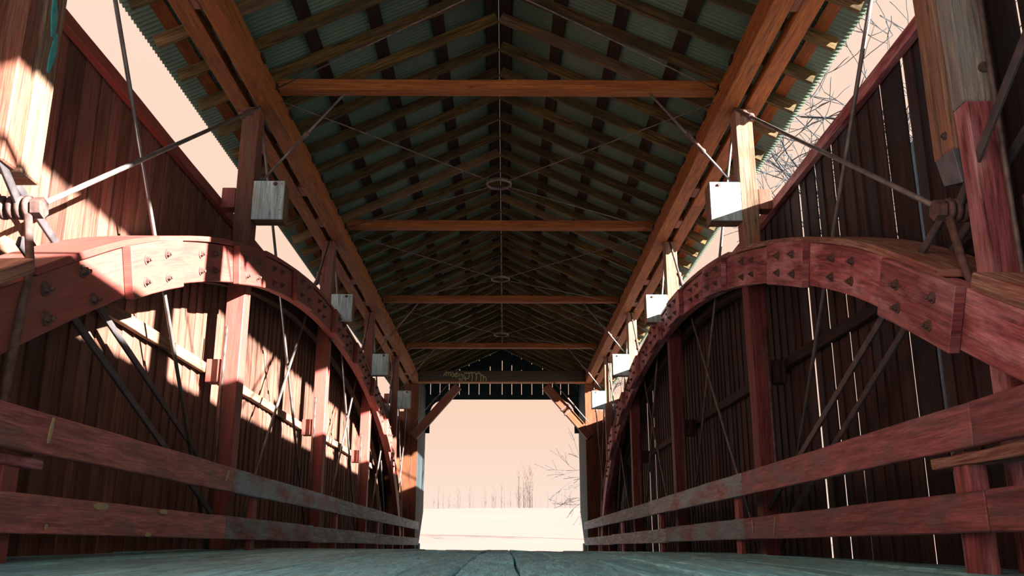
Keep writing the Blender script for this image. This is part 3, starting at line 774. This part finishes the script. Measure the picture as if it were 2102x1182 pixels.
mb.loft([[(x, 30.025, z) for x, z in pg], [(x, 30.045, z) for x, z in pg]]); mb.build('trim_2', 'portal', kind='structure')
for s in (-1, 1):
    mb = MB()
    for k in range(3):
        pass
    # narrow outer panel under the eave at the portal gable
    mb.loft([[(s * 2.50, 30.0, 3.0), (s * 3.1, 30.0, 3.0), (s * 3.1, 30.03, 3.0), (s * 2.5, 30.03, 3.0)], [(s * 2.5, 30.0, zr(2.5) + .15), (s * 3.1, 30.0, zr(3.1) + .15), (s * 3.1, 30.03, zr(3.1) + .15), (s * 2.5, 30.03, zr(2.5) + .15)]])
    mb.build('wall_portal_wing_' + SIDE[s], 'portal', kind='structure')
    mb = MB(); mb.box((s * 2.42, 28.0, floor_z(s * 2.4, 28) - .02), (s * 2.62, 28.35, .1), jit=.02)
    mb.build('curb_block', 'grey', bevel=.02, label='low grey block at the foot of the %s portal wall' % SIDE[s], cat='block', group='blocks at portal feet')

# ------------------------------------------------------------------ ground
def gz(x, y):
    def sst(t): t = max(0, min(1, t)); return t * t * (3 - 2 * t)
    base = -3.0 + 2.62 * sst((y - 26) / 4.2)
    rise = 4.7 * sst((y - 32) / 85.0)
    drop = -6 * sst((y - 150) / 120.0)
    bank = 0 if y > 30 else 2.0 * sst((abs(x) - 6) / 14)
    return base + rise + drop + min(bank, 2.0) + .25 * sst((y - 45) / 30) * noise.noise(Vector((x * .05, y * .05, 0)))
gx = [-220, -160, -110, -80, -60, -45, -32, -22, -15, -10, -7, -4, -2, 0, 2, 4, 7, 10, 15, 22, 32, 45, 60, 80, 110, 160, 220]
gy = [-160, -90, -50, -30, -15, -5, 3, 10, 17, 22, 25, 26, 27, 28, 29, 30, 31, 33, 37, 42, 50, 60, 70, 80, 90, 100, 110, 120, 135, 150, 180, 230, 300]
mb = MB()
for y in gy:
    for x in gx: mb.v.append(Vector((x, y, gz(x, y))))
nx = len(gx)
for j in range(len(gy) - 1):
    for i in range(nx - 1):
        q = j * nx + i; mb.f.append((q, q + 1, q + nx + 1, q + nx)); mb.uv.append([(0, 0)] * 4); mb.r.append(0); mb.sm.append(True)
mb.build('ground', 'ground', loc=(0, 0, 0), kind='structure')

# ------------------------------------------------------------------ bare trees
def grow(mb, p, d, L, r, depth, up=.15, spread=.6, nch=(2, 4), n=5, minr=.004):
    pts = [p]; rr = [r]; q = p.copy(); dd = d.copy(); k = 4
    for i in range(k):
        dd = (dd + Vector((random.gauss(0, .10), random.gauss(0, .10), random.gauss(0, .08) + up * .2))).normalized()
        q = q + dd * L / k; pts.append(q.copy()); rr.append(max(minr, r * (1 - .45 * (i + 1) / k)))
    mb.tube(pts, rr, n)
    if depth <= 0: return
    for c in range(random.randint(*nch)):
        t = random.uniform(.35, 1.0) if c else 1.0
        j = min(k - 1, int(t * k)); bp = pts[j].lerp(pts[j + 1], t * k - j) if j < k and t < 1 else pts[-1]
        nd = (dd + Vector((random.gauss(0, spread), random.gauss(0, spread), random.gauss(0, spread * .7) + up))).normalized()
        grow(mb, bp, nd, L * random.uniform(.55, .8), rr[min(j + 1, k)] * .68, depth - 1, up, spread, nch, 4 if depth < 3 else 5, minr)
# tree whose crown shows in the gap above the right siding
random.seed(21)
for i, (x, y, h, lab) in enumerate(((8.9, 22.5, 16.0, 'tall bare tree whose crown shows in the right eave gap, farther trunk'), (8.0, 16.2, 14.6, 'tall bare tree whose twigs fill the right eave gap, nearer trunk'), (15.5, 1.9, 12.0, 'bare tree standing on the bank right of the bridge mouth'))):
    mb = MB(); b = Vector((x, y, gz(x, y) - .1))
    random.seed(31 + i)
    top = b + Vector((0, 0, h * .72))
    mb.tube([b, b + Vector((.1, .1, h * .4)), top], [.17, .13, .08], 8)
    for k in range(8 if i < 2 else 6):
        a = 2 * math.pi * k / 5.3 + random.random(); st = b.lerp(top, random.uniform(.58, 1))
        grow(mb, st, Vector((math.cos(a) * .8, math.sin(a) * .8, .6)).normalized(), h * .19, .038, 4 if i < 2 else 3, .08, .6, (2, 3) if i < 2 else (3, 4), minr=.009 if i < 2 else .005)
    mb.build('bare_tree', 'bark', label=lab, cat='tree', group='bare trees by the bridge')
# branchy tree at the right of the portal view
random.seed(5)
mb = MB(); b = Vector((7.6, 52, gz(7.6, 52) - .1))
mb.tube([b, b + Vector((-.2, 0, 3)), b + Vector((-.6, 0, 5.6))], [.16, .13, .09], 7)
grow(mb, b + Vector((-.2, 0, 3)), Vector((-.75, 0, .55)).normalized(), 2.6, .08, 3, .12, .5, (2, 4), minr=.012)
grow(mb, b + Vector((-.1, 0, 2.6)), Vector((-.85, 0, .05)).normalized(), 2.2, .05, 3, .0, .5, (3, 4), minr=.012)
grow(mb, b + Vector((-.1, 0, 3.4)), Vector((-.9, 0, .25)).normalized(), 2.4, .05, 3, .0, .5, (3, 4), minr=.012)
grow(mb, b + Vector((-.6, 0, 5.6)), Vector((-.3, 0, .9)).normalized(), 2.0, .05, 3, .1, .5, (3, 4), minr=.012)
mb.build('bare_tree', 'bark', label='dark bare tree leaning into the right of the portal opening', cat='tree')
# saplings along the field edge
random.seed(11)
protos = []
for v in range(4):
    mb = MB(); h = 5.0
    mb.tube([(0, 0, 0), (.05, 0, h * .5), (.0, 0, h)], [.035, .025, .01], 4)
    for k in range(9):
        z = h * random.uniform(.1, .85); a = random.random() * 6.28
        p = Vector((0, 0, z)); d = Vector((math.cos(a) * .45, math.sin(a) * .45, 1)).normalized()
        mb.tube([p, p + d * h * .1, p + d * h * .2 + Vector((0, 0, .1))], [.015, .012, .008], 3)
    protos.append(mb)
pobj = []
places = []
for k in range(16): places.append((1065 + random.random() * 32, random.uniform(.5, 1.1)))
for k in range(30): places.append((885 + random.random() * 180, random.uniform(.22, .62)))
for k in range(12): places.append((1098 + random.random() * 90, random.uniform(.22, .6)))
for k, (px, sc) in enumerate(places):
    y = 105 + random.random() * 12; x = (px - 1036) * y * .97 / F_PX + .085
    v = k % 4
    if k < 4:
        o = protos[v].build('bare_sapling', 'barkfar', loc=(0, 0, 0)); pobj.append(o)
    else:
        o = pobj[v].copy(); C.objects.link(o)
    o.location = (x, y, gz(x, y) - .05); o.scale = (sc, sc, sc); o.rotation_euler = (0, 0, random.random() * 6)
    if k < 16: tag(o, 'thin bare sapling in the denser clump right of the portal view centre', 'tree', 'saplings in the dense clump')
    elif k < 46: tag(o, 'faint bare sapling along the field edge left of the dense clump', 'tree', 'saplings left of the clump')
    else: tag(o, 'faint bare sapling along the field edge right of the dense clump', 'tree', 'saplings right of the clump')
